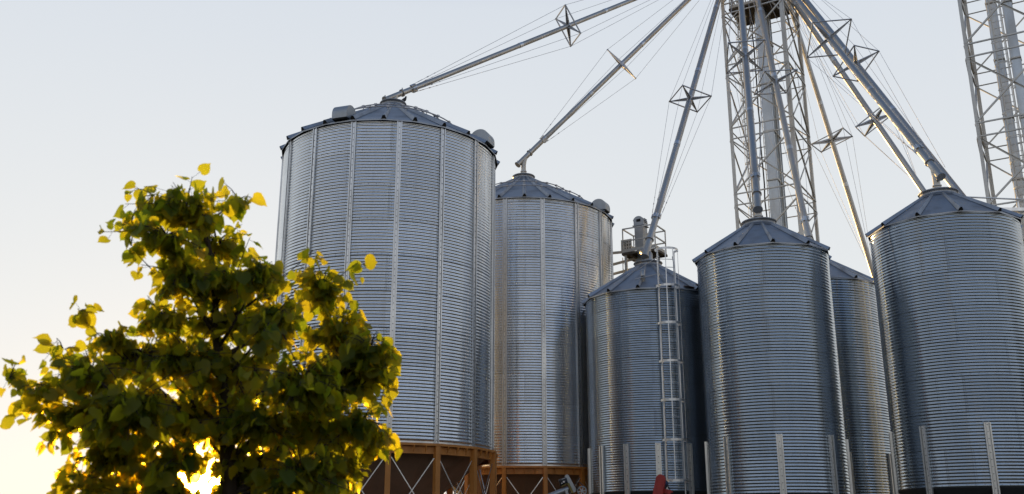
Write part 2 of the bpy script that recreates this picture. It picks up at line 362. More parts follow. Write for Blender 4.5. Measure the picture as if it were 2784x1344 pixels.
def silo(name, az, d, Rr, z0, z1, label, group, mat, n_stiff, ph_stiff, stiff_top, n_rib, ph_rib, slope, rc, vents=(), rings=(), hopper='brown', stiff_w=.16, pitch=.1016):
    root = empty(name, polar(az, d), -az, label, 'silo', group)
    wall = link('wall', wall_mesh('wall', Rr, z0, z1, mat, pitch), root)
    if hopper == 'brown':
        b = MB(); b.lathe([(Rr + .014, z0 + .03), (Rr + .014, z0 + .10), (Rr + .020, z0 + .10)], 96); b.lathe([(Rr + .018, z0 - .002), (Rr + .018, z0 + .055)], 96)
        b.build('base_band', M['flash'], root)
    st0 = None
    for i in range(n_stiff):
        if st0 is None:
            st0 = stiffener(Rr, z0 if hopper == 'brown' else .05, stiff_top, stiff_w).build('stiffener', [M['galv' if hopper == 'brown' else 'stub'], M['black']], root); st0.rotation_euler = (0, 0, ph_stiff); s = st0
        else: s = copy_of(st0, root, ph_stiff + 2 * math.pi * i / n_stiff)
    # roof
    ov = .10; Re = Rr + ov; ze = z1 - ov * math.tan(slope) + .05; zc = ze + (Re - rc) * math.tan(slope)
    b = MB()
    th = 2 * math.pi / n_rib
    A = [ph_rib + th * i for i in range(n_rib)]
    P = lambda r_, a, z: Vector((r_ * math.sin(a), -r_ * math.cos(a), z))
    for i, a in enumerate(A):                                       # flat panels between the ribs
        a2 = a + th
        b.add([P(Re, a, ze), P(Re, a2, ze), P(rc, a2, zc), P(rc, a, zc)], [(0, 1, 2, 3)])
        b.add([P(Re, a, ze - .045), P(Re, a2, ze - .045), P(Re, a2, ze), P(Re, a, ze)], [(0, 1, 2, 3)])   # turned-down lip
        b.add([P(Re - .003, a, ze - .045), P(Re - .003, a2, ze - .045), P(Rr - .08, a2, ze - .02 + .18 * math.tan(slope)), P(Rr - .08, a, ze - .02 + .18 * math.tan(slope))], [(3, 2, 1, 0)], 1)  # eave underside, its shadow put in as near-black
    roof = b.build('roof', [M['roof'], M['dark']], root)
    b = MB(); hw, hh = .088, .115                                     # one hollow roof rib, the shade in its eave end painted as a black face
    e0, e1 = P(Re + .02, 0, ze - .002), P(rc, 0, zc - .002)
    up_ = Vector((0, -math.sin(slope), math.cos(slope)))
    sec = lambda c, k: [c + Vector((-hw * k, 0, 0)), c + Vector((-hw * .35 * k, 0, 0)) + up_ * hh * k, c + Vector((hw * .35 * k, 0, 0)) + up_ * hh * k, c + Vector((hw * k, 0, 0))]
    a, c = sec(e0, 1), sec(e1, .55)
    b.add(a + c, [(0, 1, 5, 4), (1, 2, 6, 5), (2, 3, 7, 6)])
    b.add([p_ + Vector((0, .012, 0)) for p_ in sec(e0, .9)], [(0, 1, 2, 3)], 1)
    r0 = b.build('roof_rib', [M['roof'], M['dark']], roof); r0.rotation_euler = (0, 0, A[0])
    for a in A[1:]: copy_of(r0, roof, a)
    b = MB()
    b.lathe([(rc + .10, zc - .06), (rc + .02, zc + .02), (rc, zc + .02), (rc, zc + .17), (rc + .035, zc + .17), (rc + .05, zc + .19), (rc + .035, zc + .215), (rc - .02, zc + .225), (.0, zc + .225 + rc * .2)], 48)
    collar = b.build('collar', M['roof'], root)
    for f, hgt in rings:
        b = MB(); rr = Re * f; z = ze + (Re - rr) * math.tan(slope) + hgt
        b.tube([P(rr, 2 * math.pi * j / 96, z) for j in range(96)], .022, 6, closed=True)
        for a in A:
            b.tube([P(rr, a, z + .02), P(rr, a, z - hgt)], .014, 5)
            b.box(P(rr, a, z + .0), P(.04, a, 0), P(.05, a + math.pi / 2, 0), (0, 0, .03))
        b.build('roof_ring', M['wire'], root)
    for a in vents: vent_hood(a, Re, ze, slope).build('roof_vent', [M['vent'], M['dark']], root)
    # hopper and its support
    b = MB()
    if hopper == 'brown':
        rb = .35; zb = max(.5, z0 - (Rr - .15 - rb) * math.tan(R(40)))
        b.lathe([(Rr - .12, z0 - .10), (rb, zb), (rb, zb - .2)], 16, smooth=False)
        b.build('hopper_cone', M['cone'], root)
        b = MB(); b.lathe([(Rr - .16, z0 - .004), (Rr + .17, z0 - .004), (Rr + .17, z0 - .075), (Rr + .05, z0 - .075), (Rr + .05, z0 - .30), (Rr - .10, z0 - .30)], 16, smooth=False, a0=ph_stiff, a1=ph_stiff + 2 * math.pi)
        ring = b.build('ring_beam', M['rust'], root)
        b = MB(); b.prism([(.052, 0), (.15, 0), (.15, -.03), (.06, -.2), (.052, -.2)], P(Rr, .0, z0 - .078) + Vector((-.008, 0, 0)), (0, -1, 0), (0, 0, 1), (.016, 0, 0))
        g0 = None
        for i in range(n_stiff):
            for k in (.25, .5, .75):
                a = ph_stiff + th_s(n_stiff) * (i + k)
                if g0 is None: g0 = b.build('gusset', M['rust'], ring); g0.rotation_euler = (0, 0, a)
                else: copy_of(g0, ring, a)
        l0 = None
        for i in range(n_stiff):
            a = ph_stiff + th_s(n_stiff) * i
            if l0 is None:
                b = MB(); b.box((0, -(Rr + .07), (z0 - .08) / 2), (.075, 0, 0), (0, .085, 0), (0, 0, (z0 - .08) / 2))
                b.box((0, -(Rr + .07), .02), (.14, 0, 0), (0, .14, 0), (0, 0, .02))
                l0 = b.build('leg', M['rust'], root); l0.rotation_euler = (0, 0, a)
            else: copy_of(l0, root, a)
        br = [None, None]
        for i in range(n_stiff):
            a = ph_stiff + th_s(n_stiff) * i
            for q in (0, 1):
                if br[q] is None:
                    p0, p1 = P(Rr + (.06, .085)[q], 0, 0), P(Rr + (.06, .085)[q], th_s(n_stiff), 0)
                    zt, zb_ = z0 - .42, z0 - 2.25
                    hx = (p1 - p0).normalized() * .09
                    A0, A1 = p0 + hx, p1 - hx
                    A0.z, A1.z = (zt, zb_) if q == 0 else (zb_, zt)
                    b = MB(); b.bar(A0, A1, .028, .012, P(1, th_s(n_stiff) / 2, 0))
                    br[q] = b.build('cross_brace', M['flash'], root); br[q].rotation_euler = (0, 0, a)
                else: copy_of(br[q], root, a)
    else:
        b.lathe([(Rr - .004, z0 + .012), (Rr - .004, z0 - .02), (Rr - .02, z0 - .05), (.3, max(.35, z0 - Rr * .9)), (.3, .3)], 48)
        b.build('hopper_cone', M['conedark'], root)
    root['_z'] = zc + .225
    return root, zc + .225
def th_s(n): return 2 * math.pi / n

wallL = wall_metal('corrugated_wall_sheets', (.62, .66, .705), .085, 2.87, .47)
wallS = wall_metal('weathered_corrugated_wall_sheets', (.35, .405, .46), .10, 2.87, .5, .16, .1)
SL = [('grain_silo', R(-7.52), 32.5, 3.66, 4.30, 14.32, 'biggest corrugated steel grain silo, on brown legs right behind the tree', 'tall silos on brown legs', wallL,
       16, R(3.6), 14.27, 24, R(-4.2), R(31.3), .43, (R(-26), R(61)), ((.62, .2), (.47, .2)), 'brown', .16, .1016),
      ('grain_silo', R(0.72), 41.5, 3.85, 4.24, 14.92, 'second tall corrugated silo with full-height stiffeners, on brown legs just right of the biggest silo', 'tall silos on brown legs', wallL,
       16, R(11.3), 14.87, 24, R(0.5), R(31.3), .47, (R(-36), R(63)), ((.70, .2), (.50, .2)), 'brown', .17, .106),
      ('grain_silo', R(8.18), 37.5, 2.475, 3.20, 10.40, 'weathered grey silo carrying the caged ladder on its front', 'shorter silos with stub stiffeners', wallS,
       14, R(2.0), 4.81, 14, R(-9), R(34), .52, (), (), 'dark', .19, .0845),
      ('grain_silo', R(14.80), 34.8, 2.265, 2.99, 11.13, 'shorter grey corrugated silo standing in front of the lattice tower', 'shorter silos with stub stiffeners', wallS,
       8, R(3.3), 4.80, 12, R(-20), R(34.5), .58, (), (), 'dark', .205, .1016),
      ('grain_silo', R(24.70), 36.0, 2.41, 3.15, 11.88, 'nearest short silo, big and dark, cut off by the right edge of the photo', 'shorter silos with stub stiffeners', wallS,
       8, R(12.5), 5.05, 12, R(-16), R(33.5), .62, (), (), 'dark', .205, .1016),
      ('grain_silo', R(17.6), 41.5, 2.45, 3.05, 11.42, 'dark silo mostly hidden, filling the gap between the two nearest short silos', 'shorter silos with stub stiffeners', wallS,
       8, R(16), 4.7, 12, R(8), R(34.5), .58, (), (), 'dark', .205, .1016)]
silos = [silo(*a) for a in SL]
for r_, z in silos: del r_['_z']
def local(i, p):                                   # local point of silo i -> world
    return Matrix.Translation(polar(SL[i][1], SL[i][2])) @ Matrix.Rotation(-SL[i][1], 4, 'Z') @ Vector(p)

# ------------------------------------------------------------------ spouts
def spout(label, top, J, tail, r, spreaders, arm=.72, arms=None, twist=0, zc=None, bracket=1.5, coupl=(.3, .55, .8), end=True):
    top, J = Vector(top), Vector(J); ax = (top - J).normalized(); L = (top - J).length
    root = empty('grain_spout', J, 0, label, 'spout', 'steel grain spouts fanning out from the tower')
    tp = top - J; q = lambda s: ax * s
    b = MB(); b.tube([q(-tail), tp], r, 20, caps=True)
    pipe = b.build('pipe', M['pipe'], root)
    for c in [c * L for c in coupl] + ([bracket] if zc is not None else []):
        b = MB(); b.tube([q(c - .1), q(c + .1)], r + .009, 20); b.build('coupling', M['galv'], root)
    if zc is not None:
        b = MB(); b.tube([q(-tail - .02), q(-tail + .02)], r + .035, 20)
        b.box(q(-tail) + Vector((0, 0, r + .05)), (.02, 0, 0), (0, .02, 0), (0, 0, .03)); b.build('end_flange', M['pipe'], root)
        b = MB(); b.tube([q(.42), q(.47)], r + .04, 20); b.box(q(.445) + Vector((0, 0, r + .06)), (.02, 0, 0), (0, .02, 0), (0, 0, .04))
        b.build('pipe_flange', M['pipe'], root)
        b = MB(); zz = zc - J.z; off = ax * .12; off.z = 0
        b.tube([q(.18), q(.10) * .5 + Vector((0, 0, -.10)), Vector((0, 0, -.28)), Vector((0, 0, zz - .12))], r * .95, 18, radii=[r * .8, r * .98, r * .95, r * .95])
        b.build('drop_pipe', M['pipe'], root)
        for k in (.55, .92):
            b = MB(); z = -.2 + (zz + .1) * k; b.tube([Vector((0, 0, z - .018)), Vector((0, 0, z + .018))], r + .03, 18); b.build('clamp_ring', M['frame'], root)
        side = ax.cross(Vector((0, 0, 1))).normalized(); upn = side.cross(ax)
        b = MB()
    side = ax.cross(Vector((0, 0, 1))).normalized(); upn = side.cross(ax)
    ca, sa = math.cos(twist), math.sin(twist)
    if arms:                                          # square frame: the two arms equal and at right angles, as seen from the yard
        vw = (J + ax * spreaders[0] - Vector((0, 0, EYE))); dep = vw.y * math.cos(PITCH) + vw.z * math.sin(PITCH); vw.normalize()
        rt = vw.cross(ZV).normalized(); up_ = rt.cross(vw); kk = dep / FPX
        (ax_, ay_), (bx_, by_) = arms; A = (rt * ax_ - up_ * ay_) * kk; B = (rt * bx_ - up_ * by_) * kk
        c_, d_ = A.dot(B), B.length_squared - A.length_squared
        za2 = (d_ + math.sqrt(d_ * d_ + 4 * c_ * c_)) / 2; za = math.sqrt(max(0, za2)); zb_ = -c_ / za if za > 1e-6 else math.sqrt(max(0, -d_))
        best = None
        for sg in (1, -1):
            P_, Q_ = A + vw * za * sg, B + vw * zb_ * sg; al = abs(P_.cross(Q_).normalized().dot(ax))
            if best is None or al > best[0]: best = (al, P_, Q_)
        arm = best[1].length; D = [best[1].normalized(), best[2].normalized()]
    else: D = [upn * ca + side * sa, side * ca - upn * sa]
    D = [D[0], D[1], -D[0], -D[1]]
    tips_all = []
    for sp in spreaders:
        f = MB(); c = q(sp); tips = []
        for i, dv in enumerate(D):
            tip = c + dv * arm; tips.append(tip); nx = D[(i + 1) % 4]
            # tapered folded arm, edge strip square to the plate
            wb = .26
            P4 = [c + dv * r + ax * wb / 2, c + dv * r - ax * wb / 2, tip - ax * .025, tip + ax * .025]
            f.add([p_ + nx * .006 for p_ in P4] + [p_ - nx * .006 for p_ in P4], [(0, 1, 2, 3), (7, 6, 5, 4), (0, 4, 5, 1), (1, 5, 6, 2), (2, 6, 7, 3), (3, 7, 4, 0)])
            P4 = [c + dv * r + nx * .095, c + dv * r - nx * .095, tip - nx * .018, tip + nx * .018]
            f.add([p_ + ax * .007 for p_ in P4] + [p_ - ax * .007 for p_ in P4], [(0, 1, 2, 3), (7, 6, 5, 4), (0, 4, 5, 1), (1, 5, 6, 2), (2, 6, 7, 3), (3, 7, 4, 0)])
            f.tube([tip - ax * .04, tip + ax * .04], .025, 8)
        for i in range(4): f.bar(tips[i], tips[(i + 1) % 4], .044, .044, ax)
        f.tube([c - ax * .1, c + ax * .1], r + .012, 20)
        f.build('spreader_frame', M['frame'], root); tips_all.append(tips)
    b = MB()
    for dv in D:
        for s in ((bracket,) if zc is not None else ()): b.bar(q(s - .11) + dv * (r + .035), q(s + .11) + dv * (r + .035), .13, .03, dv)
    if zc is not None: b.build('wire_bracket', M['galv'], root)
    for i, dv in enumerate(D):                       # four guy wires from bracket over the frame tips to the tower end
        b = MB(); path = [q(bracket) + dv * (r + .06)] + [t[i] for t in tips_all] + [q(L - .2) + dv * (r + .05)]
        for a, c in zip(path, path[1:]): b.tube([a, c], .008, 5)
        if zc is not None:
            a, c = path[0], path[1]; dd = (c - a).normalized()
            b.tube([a + dd * .25, a + dd * .5], .014, 6); b.tube([a + dd * .75, a + dd * .83], .02, 6); b.tube([a + dd * 1.15, a + dd * 1.2], .016, 6)
        b.build('guy_wire', M['wire'], root)
    return root

def J_of(i, px, py): # joint above silo i's centre, height read at the photo row
    p = at(px, py, SL[i][2]); q = polar(SL[i][1], SL[i][2]); q.z = p.z; return q
def S_for(J, top, px, py):
    """distance along the spout where it passes the photo position"""
    J, top = Vector(J), Vector(top); best = None
    for k in range(401):
        s = k / 400; P = J + (top - J) * s - Vector((0, 0, EYE))
        dep = P.y * math.cos(PITCH) + P.z * math.sin(PITCH)
        e = (1392 + FPX * P.x / dep - px) ** 2 + (672 - FPX * (-P.y * math.sin(PITCH) + P.z * math.cos(PITCH)) / dep - py) ** 2
        if best is None or e < best[0]: best = (e, s)
    return best[1] * (top - J).length
def mk(label, Jv, top, tail, r, sps, **k):
    return spout(label, top, Jv, tail, r, [S_for(Jv, top, *s) for s in sps], **k)
HUBY = -100
J1 = J_of(0, 1071, 263); mk('longest grain spout, slanting down to the peak of the biggest silo', J1, at(1967, HUBY, 46.4), .42, .10, [(1545, 70)], arms=((6.3, 55.2), (33.2, 20)), zc=silos[0][1], bracket=1.05)
J2 = J_of(1, 1424, 433); mk('grain spout running down to the peak of the second tall silo', J2, at(1974, HUBY, 46.6), .42, .115, [(1692, 176)], arms=((36.7, 40.8), (10, 11)), zc=silos[1][1])
J3 = J_of(2, 1757, 674); mk('grain spout ending above the ladder silo beside the small elevator head', J3, at(1982, HUBY, 46.9), .48, .135, [(1873, 268)], arms=((56.5, -2.5), (17.7, 37.5)), zc=silos[2][1], bracket=1.75)
J4 = J_of(3, 2064, 548); mk('grain spout dropping steeply to the peak of the short silo before the tower', J4, at(2006, HUBY, 46.0), .46, .140, [(2029, 155)], arms=((42.4, 41.8), (-54, 38.6)), zc=silos[3][1])
J6 = J_of(5, 2224, 668); mk('grain spout right of the tower front, vanishing behind the short silo roof', J6, at(2039, HUBY, 46.3), .1, .140, [(2115, 223)], arms=((25.7, 32.8), (-59.2, 26.4)), zc=silos[5][1], bracket=1.35)
J5 = J_of(4, 2551, 459); mk('thickest slanting grain spout, ending in a capped tee above the right-hand silo', J5, at(2087, HUBY, 46.6), .50, .128, [(2258, 101)], arms=((37, 49), (-61.7, 41.8)), zc=silos[4][1], bracket=1.4)
Jc = at(2385, 778, 50.5); mk('thin upright-leaning spout passing between the short silos on the right', Jc, at(2112, HUBY, 47.6), 2.5, .120, [(2262, 381)], arms=((54, -3.8), (31, -29)))
Jf = at(2530, 548, 45.0); mk('grain spout emerging under the thickest one and vanishing behind the right-hand silo roof', Jf, at(2086, HUBY, 47.4), 4.0, .130, [(2394, 316)], arms=((49.9, -10.9), (30.9, -39.8)))
Jr = at(2610, 528, 40.0); mk('grain spout running close behind the thickest one down past the right-hand silo', Jr, at(2109, HUBY, 47.2), 4.0, .140, [(2329, 172)], arms=((-0.7, 48.4), (-61.7, 23.9)))

# ------------------------------------------------------------------ lattice towers
TROT = R(31); UV_ = Vector((math.sin(TROT), math.cos(TROT), 0)); VV = Vector((math.cos(TROT), -math.sin(TROT), 0)); ZV = Vector((0, 0, 1))
def caged_ladder(name, parent, base, out, sidev, z0, z1, w=.42, cage=.36, hoop_step=.95, bars=5, mat=None, cz0=None, rung=.30, rail=.022, flat=.05):
    """out: direction the cage bulges to"""
    mat = mat or M['tower']; base, out, sidev = Vector(base), Vector(out), Vector(sidev)
    b = MB()
    for s in (-1, 1): b.box(base + sidev * (s * w / 2) + ZV * (z0 + z1) / 2, sidev * rail, out * .012, ZV * (z1 - z0) / 2)
    z = z0 + .2
    while z < z1 - .1: b.tube([base - sidev * w / 2 + ZV * z, base + sidev * w / 2 + ZV * z], .012, 6); z += rung
    lad = b.build(name, mat, parent)
    arc = [base + sidev * (cage * -math.cos(a)) + out * (cage * 1.15 * math.sin(a)) for a in np.linspace(0, math.pi, 13)]
    arc = [base - sidev * w / 2] + arc[1:-1] + [base + sidev * w / 2]
    z = cz0 or z0; first = z; zs = []
    while z <= z1 + .001: zs.append(z); z += hoop_step
    h0 = None
    for z in zs:
        if h0 is None:
            b = MB()
            for p, q in zip(arc, arc[1:]):
                tdir = (q - p).normalized(); b.bar(p - tdir * .004, q + tdir * .004, .008, flat, ZV)
            h0 = b.build('cage_hoop', mat, lad, loc=(0, 0, z))
        else: h = copy_of(h0, lad); h.location = (0, 0, z)
    for k in range(bars):
        a = math.pi * (k + 1) / (bars + 1)
        p = base + sidev * (cage * -math.cos(a)) + out * (cage * 1.15 * math.sin(a))
        b = MB(); b.bar(p + ZV * first, p + ZV * zs[-1], .03, .008, out * math.sin(a) - sidev * math.cos(a)); b.build('cage_bar', mat, lad)
    return lad
def tower(ctr, side, bay, phase, nbay, label, zt, fl=.085):
    root = empty('lattice_tower', ctr, 0, label, 'tower', 'steel lattice towers')
    h = side / 2
    C4 = [-VV * h - UV_ * h, VV * h - UV_ * h, VV * h + UV_ * h, -VV * h + UV_ * h]   # left front, right front, right back, left back
    for i, c in enumerate(C4):
        inw = -c.normalized(); n1 = (C4[(i + 1) % 4] - c).normalized(); n2 = (C4[i - 1] - c).normalized()
        b = MB()
        b.box(c + n1 * fl + ZV * zt / 2, n1 * fl, n2 * .009, ZV * zt / 2)
        b.box(c + n2 * (fl + .012) + ZV * zt / 2, n2 * fl, n1 * .009, ZV * zt / 2)
        for k in range(nbay + 1):                       # splice plates with bolts
            z = phase + bay * k
            if 0.6 < z < zt: 
                b.box(c + n1 * fl * 1.1 - n2 * .013 + ZV * z, n1 * fl * .88, n2 * .005, ZV * .38)
                for q in range(6): b.box(c + n1 * fl * 1.1 - n2 * .02 + ZV * (z - .3 + q * .12), n1 * .016, n2 * .005, ZV * .016)
        b.build('leg', M['tower'], root)
    for i in range(4):
        a, c = C4[i], C4[(i + 1) % 4]; dv = (c - a).normalized(); outn = Vector((dv.y, -dv.x, 0))
        for k in range(nbay + 1):
            z = phase + bay * k
            for zz in (z - .28, z + .28):
                if 0 < zz < zt: b = MB(); b.angle(a + dv * .05 + ZV * zz + outn * .03, c - dv * .05 + ZV * zz + outn * .03, .055, .007, outn); b.build('girt', M['tower'], root)
            z0, z1 = z + .34, z + bay - .34
            if z1 > zt: continue
            b = MB(); b.angle(a + dv * .06 + ZV * z0 + outn * .04, c - dv * .06 + ZV * z1 + outn * .04, .066, .007, outn); b.build('brace', M['tower'], root)
            b = MB(); b.angle(a + dv * .06 + ZV * z1 - outn * .05, c - dv * .06 + ZV * z0 - outn * .05, .066, .007, -outn); b.build('brace', M['tower'], root)
    return root, C4
def elevator(ctr, label, zt, offs, size, flange_step, zph):
    root = empty('bucket_elevator', ctr, 0, label, 'grain elevator', 'upright bucket elevator casings')
    for o in offs:
        b = MB(); b.box(VV * o[0] + UV_ * o[1] + ZV * zt / 2, VV * size[0] / 2, UV_ * size[1] / 2, ZV * zt / 2)
        for s in (-1, 1):                                # bolted corner seams
            for q in (-1, 1): b.box(VV * (o[0] + s * (size[0] / 2 + .02)) + UV_ * (o[1] + q * (size[1] / 2 - .03)) + ZV * zt / 2, VV * .02, UV_ * .012, ZV * zt / 2)
        cs = b.build('casing', M['casing'], root)
        z = zph
        while z < zt:
            b = MB(); b.box(VV * o[0] + UV_ * o[1] + ZV * z, VV * (size[0] / 2 + .06), UV_ * (size[1] / 2 + .06), ZV * .03); b.build('flange', M['tower'], cs); z += flange_step
    return root
T1c = at(2094, 364, 47.0); T1c.z = 0
tw1, C1 = tower(T1c, 3.12, 3.42, 3.55, 8, 'lattice tower of galvanised steel where all the spouts meet', 31.5)
elevator(T1c, 'twin upright elevator casings inside the central lattice tower', 31.0, [(.08, -.30), (.08, .45)], (.42, .42), 2.55, 3.0)
lb = -VV * .95 - UV_ * .25
caged_ladder('ladder', tw1, lb, -UV_, VV, 1.0, 28.0, w=.40, cage=.33, hoop_step=1.15)
b = MB(); rnd = random.Random(3)
b.tube([(-VV * .33 - UV_ * .6 + ZV * z + VV * rnd.uniform(-.03, .03)) for z in np.arange(.5, 31, .8)], .035, 8); b.build('cable', M['cable'], tw1)
caged_ladder('ladder', tw1, -VV * .27 + UV_ * .1, UV_, VV, 1.0, 30.0, w=.22, cage=.12, hoop_step=60, bars=0, rung=.28, rail=.016)
def platform(parent, c, hx, hy, rail_h, name='platform', floor=True, posts=3, mids=2):
    b = MB(); c = Vector(c)
    for k in range(9): b.box(c + UV_ * (hy * (k - 4) / 4.5), VV * hx, UV_ * (hy / 9 - .012), ZV * .018)
    for s in (-1, 1):
        b.box(c + UV_ * s * (hy + .03) - ZV * .03, VV * (hx + .05), UV_ * .025, ZV * .05); b.box(c + VV * s * (hx + .03) - ZV * .03, VV * .025, UV_ * hy, ZV * .05)
    for s in (-.5, .5): b.box(c + VV * s * hx - ZV * .09, VV * .04, UV_ * hy, ZV * .06)
    pl = b.build(name, M['grate'] if name == 'platform' else M['tower'], parent)
    b = MB(); cs = [c - VV * hx - UV_ * hy, c + VV * hx - UV_ * hy, c + VV * hx + UV_ * hy, c - VV * hx + UV_ * hy]
    for i in range(4):
        p, q = cs[i], cs[(i + 1) % 4]
        for k in range(posts - 1): t = p.lerp(q, k / (posts - 1)); b.bar(t, t + ZV * rail_h, .045, .045, UV_)
        for k in range(mids): z = rail_h * (k + 1) / mids; b.bar(p + ZV * z, q + ZV * z, .05, .05, ZV)
        b.bar(p + ZV * .12, q + ZV * .12, .012, .14, ZV)
    b.build('railing', M['tower'], pl)
    return pl
pz = at(2060, 18, 46.5).z
platform(tw1, ZV * pz - VV * .05, 1.25, .95, 1.15, posts=4, mids=3)
for s in (-1, 1):
    for q in (-1, 1): b = MB(); b.bar(ZV * (pz - .1) + VV * s * .8 + UV_ * q * .9, ZV * (pz - 1.2) + VV * s * 1.5 + UV_ * q * 1.5, .06, .06); b.build('platform_bracket', M['tower'], tw1)

h2 = 3.05
T2FL = at(2667, 440, 40.0); T2FL.z = 0
T2c = T2FL + VV * h2 / 2 + UV_ * h2 / 2
tw2, C2 = tower(T2c, h2, 3.42, 3.3, 7, 'lattice tower cut off by the right edge, behind the right-hand silo', 27, .062)
elevator(T2c, 'elevator casings inside the tower at the right edge', 26.5, [(-.42, .1), (.16, .3)], (.30, .34), 2.6, 2.2)
caged_ladder('ladder', tw2, -VV * .28 - UV_ * .45, -UV_, VV, 1.0, 26.0, w=.40, cage=.33, hoop_step=1.05)
# short walkway from that tower to the silo roof
b = MB()
wa, wb = at(2625, 536, 36.2), at(2784, 543, 38.6); wc = at(2715, 572, 37.4); wd = at(2790, 572, 38.8)
wk = empty('walkway', wa, 0, 'thin galvanised walkway rail from the right-hand silo roof to the tower', 'walkway')
b = MB(); b.tube([(0, 0, 0), wb - wa], .03, 8); b.build('handrail', M['galv'], wk)
b = MB(); b.bar(wc - wa, wd - wa, .3, .12); b.bar(wd - wa - ZV * .02, wd - wa + ZV * .55, .05, .05, VV); b.bar(wc.lerp(wd, .75) - wa, wc.lerp(wd, .75) - wa + ZV * .5, .09, .05, VV); b.build('deck', M['flash'], wk)

# ------------------------------------------------------------------ small elevator head with service platform behind the ladder silo
E0 = at(1743, 640, 42.5); E0.z = 0
he = empty('elevator_head', E0, 0, 'small elevator head with discharge pipe behind the ladder silo roof', 'grain elevator')
zt = at(1735, 592, 42.5).z; zf = at(1750, 690, 42.5).z
b = MB(); b.box(ZV * (zt - .95), VV * .20, UV_ * .26, ZV * .52); b.box(ZV * (zt - 2.4), VV * .15, UV_ * .15, ZV * .92); b.box(ZV * zf / 2, VV * .2, UV_ * .28, ZV * (zf / 2 - .3)); b.build('casing', M['vent'], he)
b = MB(); prof = [(-.24, 0), (-.24, .18)] + [(-.02 + .26 * math.cos(a) - .0, .18 + .26 * math.sin(a)) for a in np.linspace(math.pi * .9, 0, 9)] + [(.24, 0)]
b.prism(prof, ZV * (zt - .43) - UV_ * .24, VV, ZV, UV_ * .48); b.box(ZV * (zt - .44), VV * .28, UV_ * .30, ZV * .015)
b.box(ZV * (zt - .2) - UV_ * .245, VV * .10, UV_ * .006, ZV * .06, 1); 
for k in range(3): b.box(ZV * (zt - .12 - .08 * k) + VV * .246, VV * .004, UV_ * .16, ZV * .016, 1)
b.build('hood', [M['vent'], M['dark']], he)
dz = local(2, (.05, -.1, silos[2][1])) - E0
b = MB(); st = ZV * (zt - 1.35) - UV_ * .12
b.tube([st, st - ZV * .25 - UV_ * .05, dz + ZV * .32, dz + ZV * .0], .14, 14); b.build('discharge_pipe', M['pipe'], he)
b = MB()
for k in (.05, .18, .30): p = (st - ZV * .25).lerp(dz + ZV * .3, k); b = MB(); b.tube([p, p + (dz - st).normalized() * .05], .19, 14); b.build('clamp_ring', M['frame'], he)
sp0 = at(1746, 690, 42.5); sp = empty('service_platform', (sp0.x, sp0.y, 0), 0, 'railed service platform round the small elevator head', 'platform')
platform(sp, ZV * (zf - .05) + VV * .12, .77, .60, 1.13, posts=2, mids=2)
b = MB()
for k, (dx, dzz, tilt) in enumerate(((-.2, .02, .30), (-.2, -.16, -.12), (-.1, -.42, -.18))):
    b.bar(ZV * (zf + dzz) + VV * dx - UV_ * (.5 - .5 * k), ZV * (zf + dzz + tilt) - VV * 2.6 - UV_ * (.0 - .4 * k), .06, .11)
b.build('outrigger_beam', M['tower'], sp)
b = MB(); b.box(ZV * (zf + .42) - VV * .62 - UV_ * .3, VV * .26, UV_ * .01, ZV * .26)
for k in range(12): b.box(ZV * (zf + .25 + .16 * (k // 4)) - VV * (.8 - .12 * (k % 4)) - UV_ * .312, VV * .022, UV_ * .002, ZV * .05, 1)
b.build('perforated_step', [M['tower'], M['dark']], sp)
caged_ladder('ladder', sp, -VV * .95 + UV_ * .2, -VV, UV_, 1.0, zf - .05, w=.42, cage=.36, hoop_step=1.3)
b = MB()
for s in (-1, 1):
    for q in (-1, 1): b.bar(VV * s * .55 + UV_ * q * .55, VV * s * .55 + UV_ * q * .55 + ZV * (zf - .1), .1, .1, UV_)
b.build('post', M['tower'], sp)

# caged ladder up the front of silo 3 (part of that silo)
s3 = silos[2][0]; Rr = SL[2][3]; ang = R(14.0); LZ1, LZ0 = at(1830, 681, 34.8).z, at(1845, 1308, 34.8).z
ro = Vector((math.sin(ang), -math.cos(ang), 0)); rt = Vector((math.cos(ang), math.sin(ang), 0))
caged_ladder('ladder', s3, ro * (Rr + .20), ro, rt, 1.6, LZ1 + .02, w=.64, cage=.45, hoop_step=(LZ1 - LZ0) / 6, bars=4, mat=M['galv'], cz0=LZ0, rail=.019, flat=.08)
b = MB(); ze = SL[2][5]
for s in (-1, 1):
    b.tube([ro * (Rr + .2) + rt * s * .25 + ZV * (ze + 1.1), ro * (Rr - 1.3) + rt * s * .75 + ZV * (ze + .95)], .018, 6)
    b.tube([ro * (Rr + .2) + rt * s * .25 + ZV * (ze + .45), ro * (Rr - .5) + rt * s * 1.0 + ZV * (ze + .40)], .018, 6)
b.build('ladder_stay', M['frame'], s3)
b = MB(); b.tube([(-.20, -1.93, ze + .28), (-.20, -1.96, ze + .62), (-.20, -2.08, ze + .72), (-.20, -2.22, ze + .66), (-.20, -2.24, ze + .48)], .085, 14); b.build('roof_pipe', M['pipe'], s3)
b = MB()                                         # stepped roof treads beside the ladder, folded old sheet at the right eave
for k in range(5):
    f = .92 - k * .13; b.bar(ro * (Rr * f) - rt * .38 + ZV * (ze + Rr * (1 - f) * math.tan(SL[2][13]) + .13), ro * (Rr * f) + rt * .38 + ZV * (ze + Rr * (1 - f) * math.tan(SL[2][13]) + .13), .16, .03, ZV)
b.build('roof_step', M['roof'], s3)
b = MB(); rnd = random.Random(5)
for k in range(5):
    a0 = R(33 + k * 6); r0_ = Rr - .05 - .1 * (k % 2)
    pts = [Vector((r0_ * math.sin(a0 + t), -r0_ * math.cos(a0 + t), ze + .10 + .05 * k + rnd.uniform(-.03, .03))) for t in np.linspace(0, .35, 6)]
    for p, q in zip(pts, pts[1:]): b.bar(p, q, .22, .02, Vector((rnd.uniform(-.3, .3), -.5, 1)))
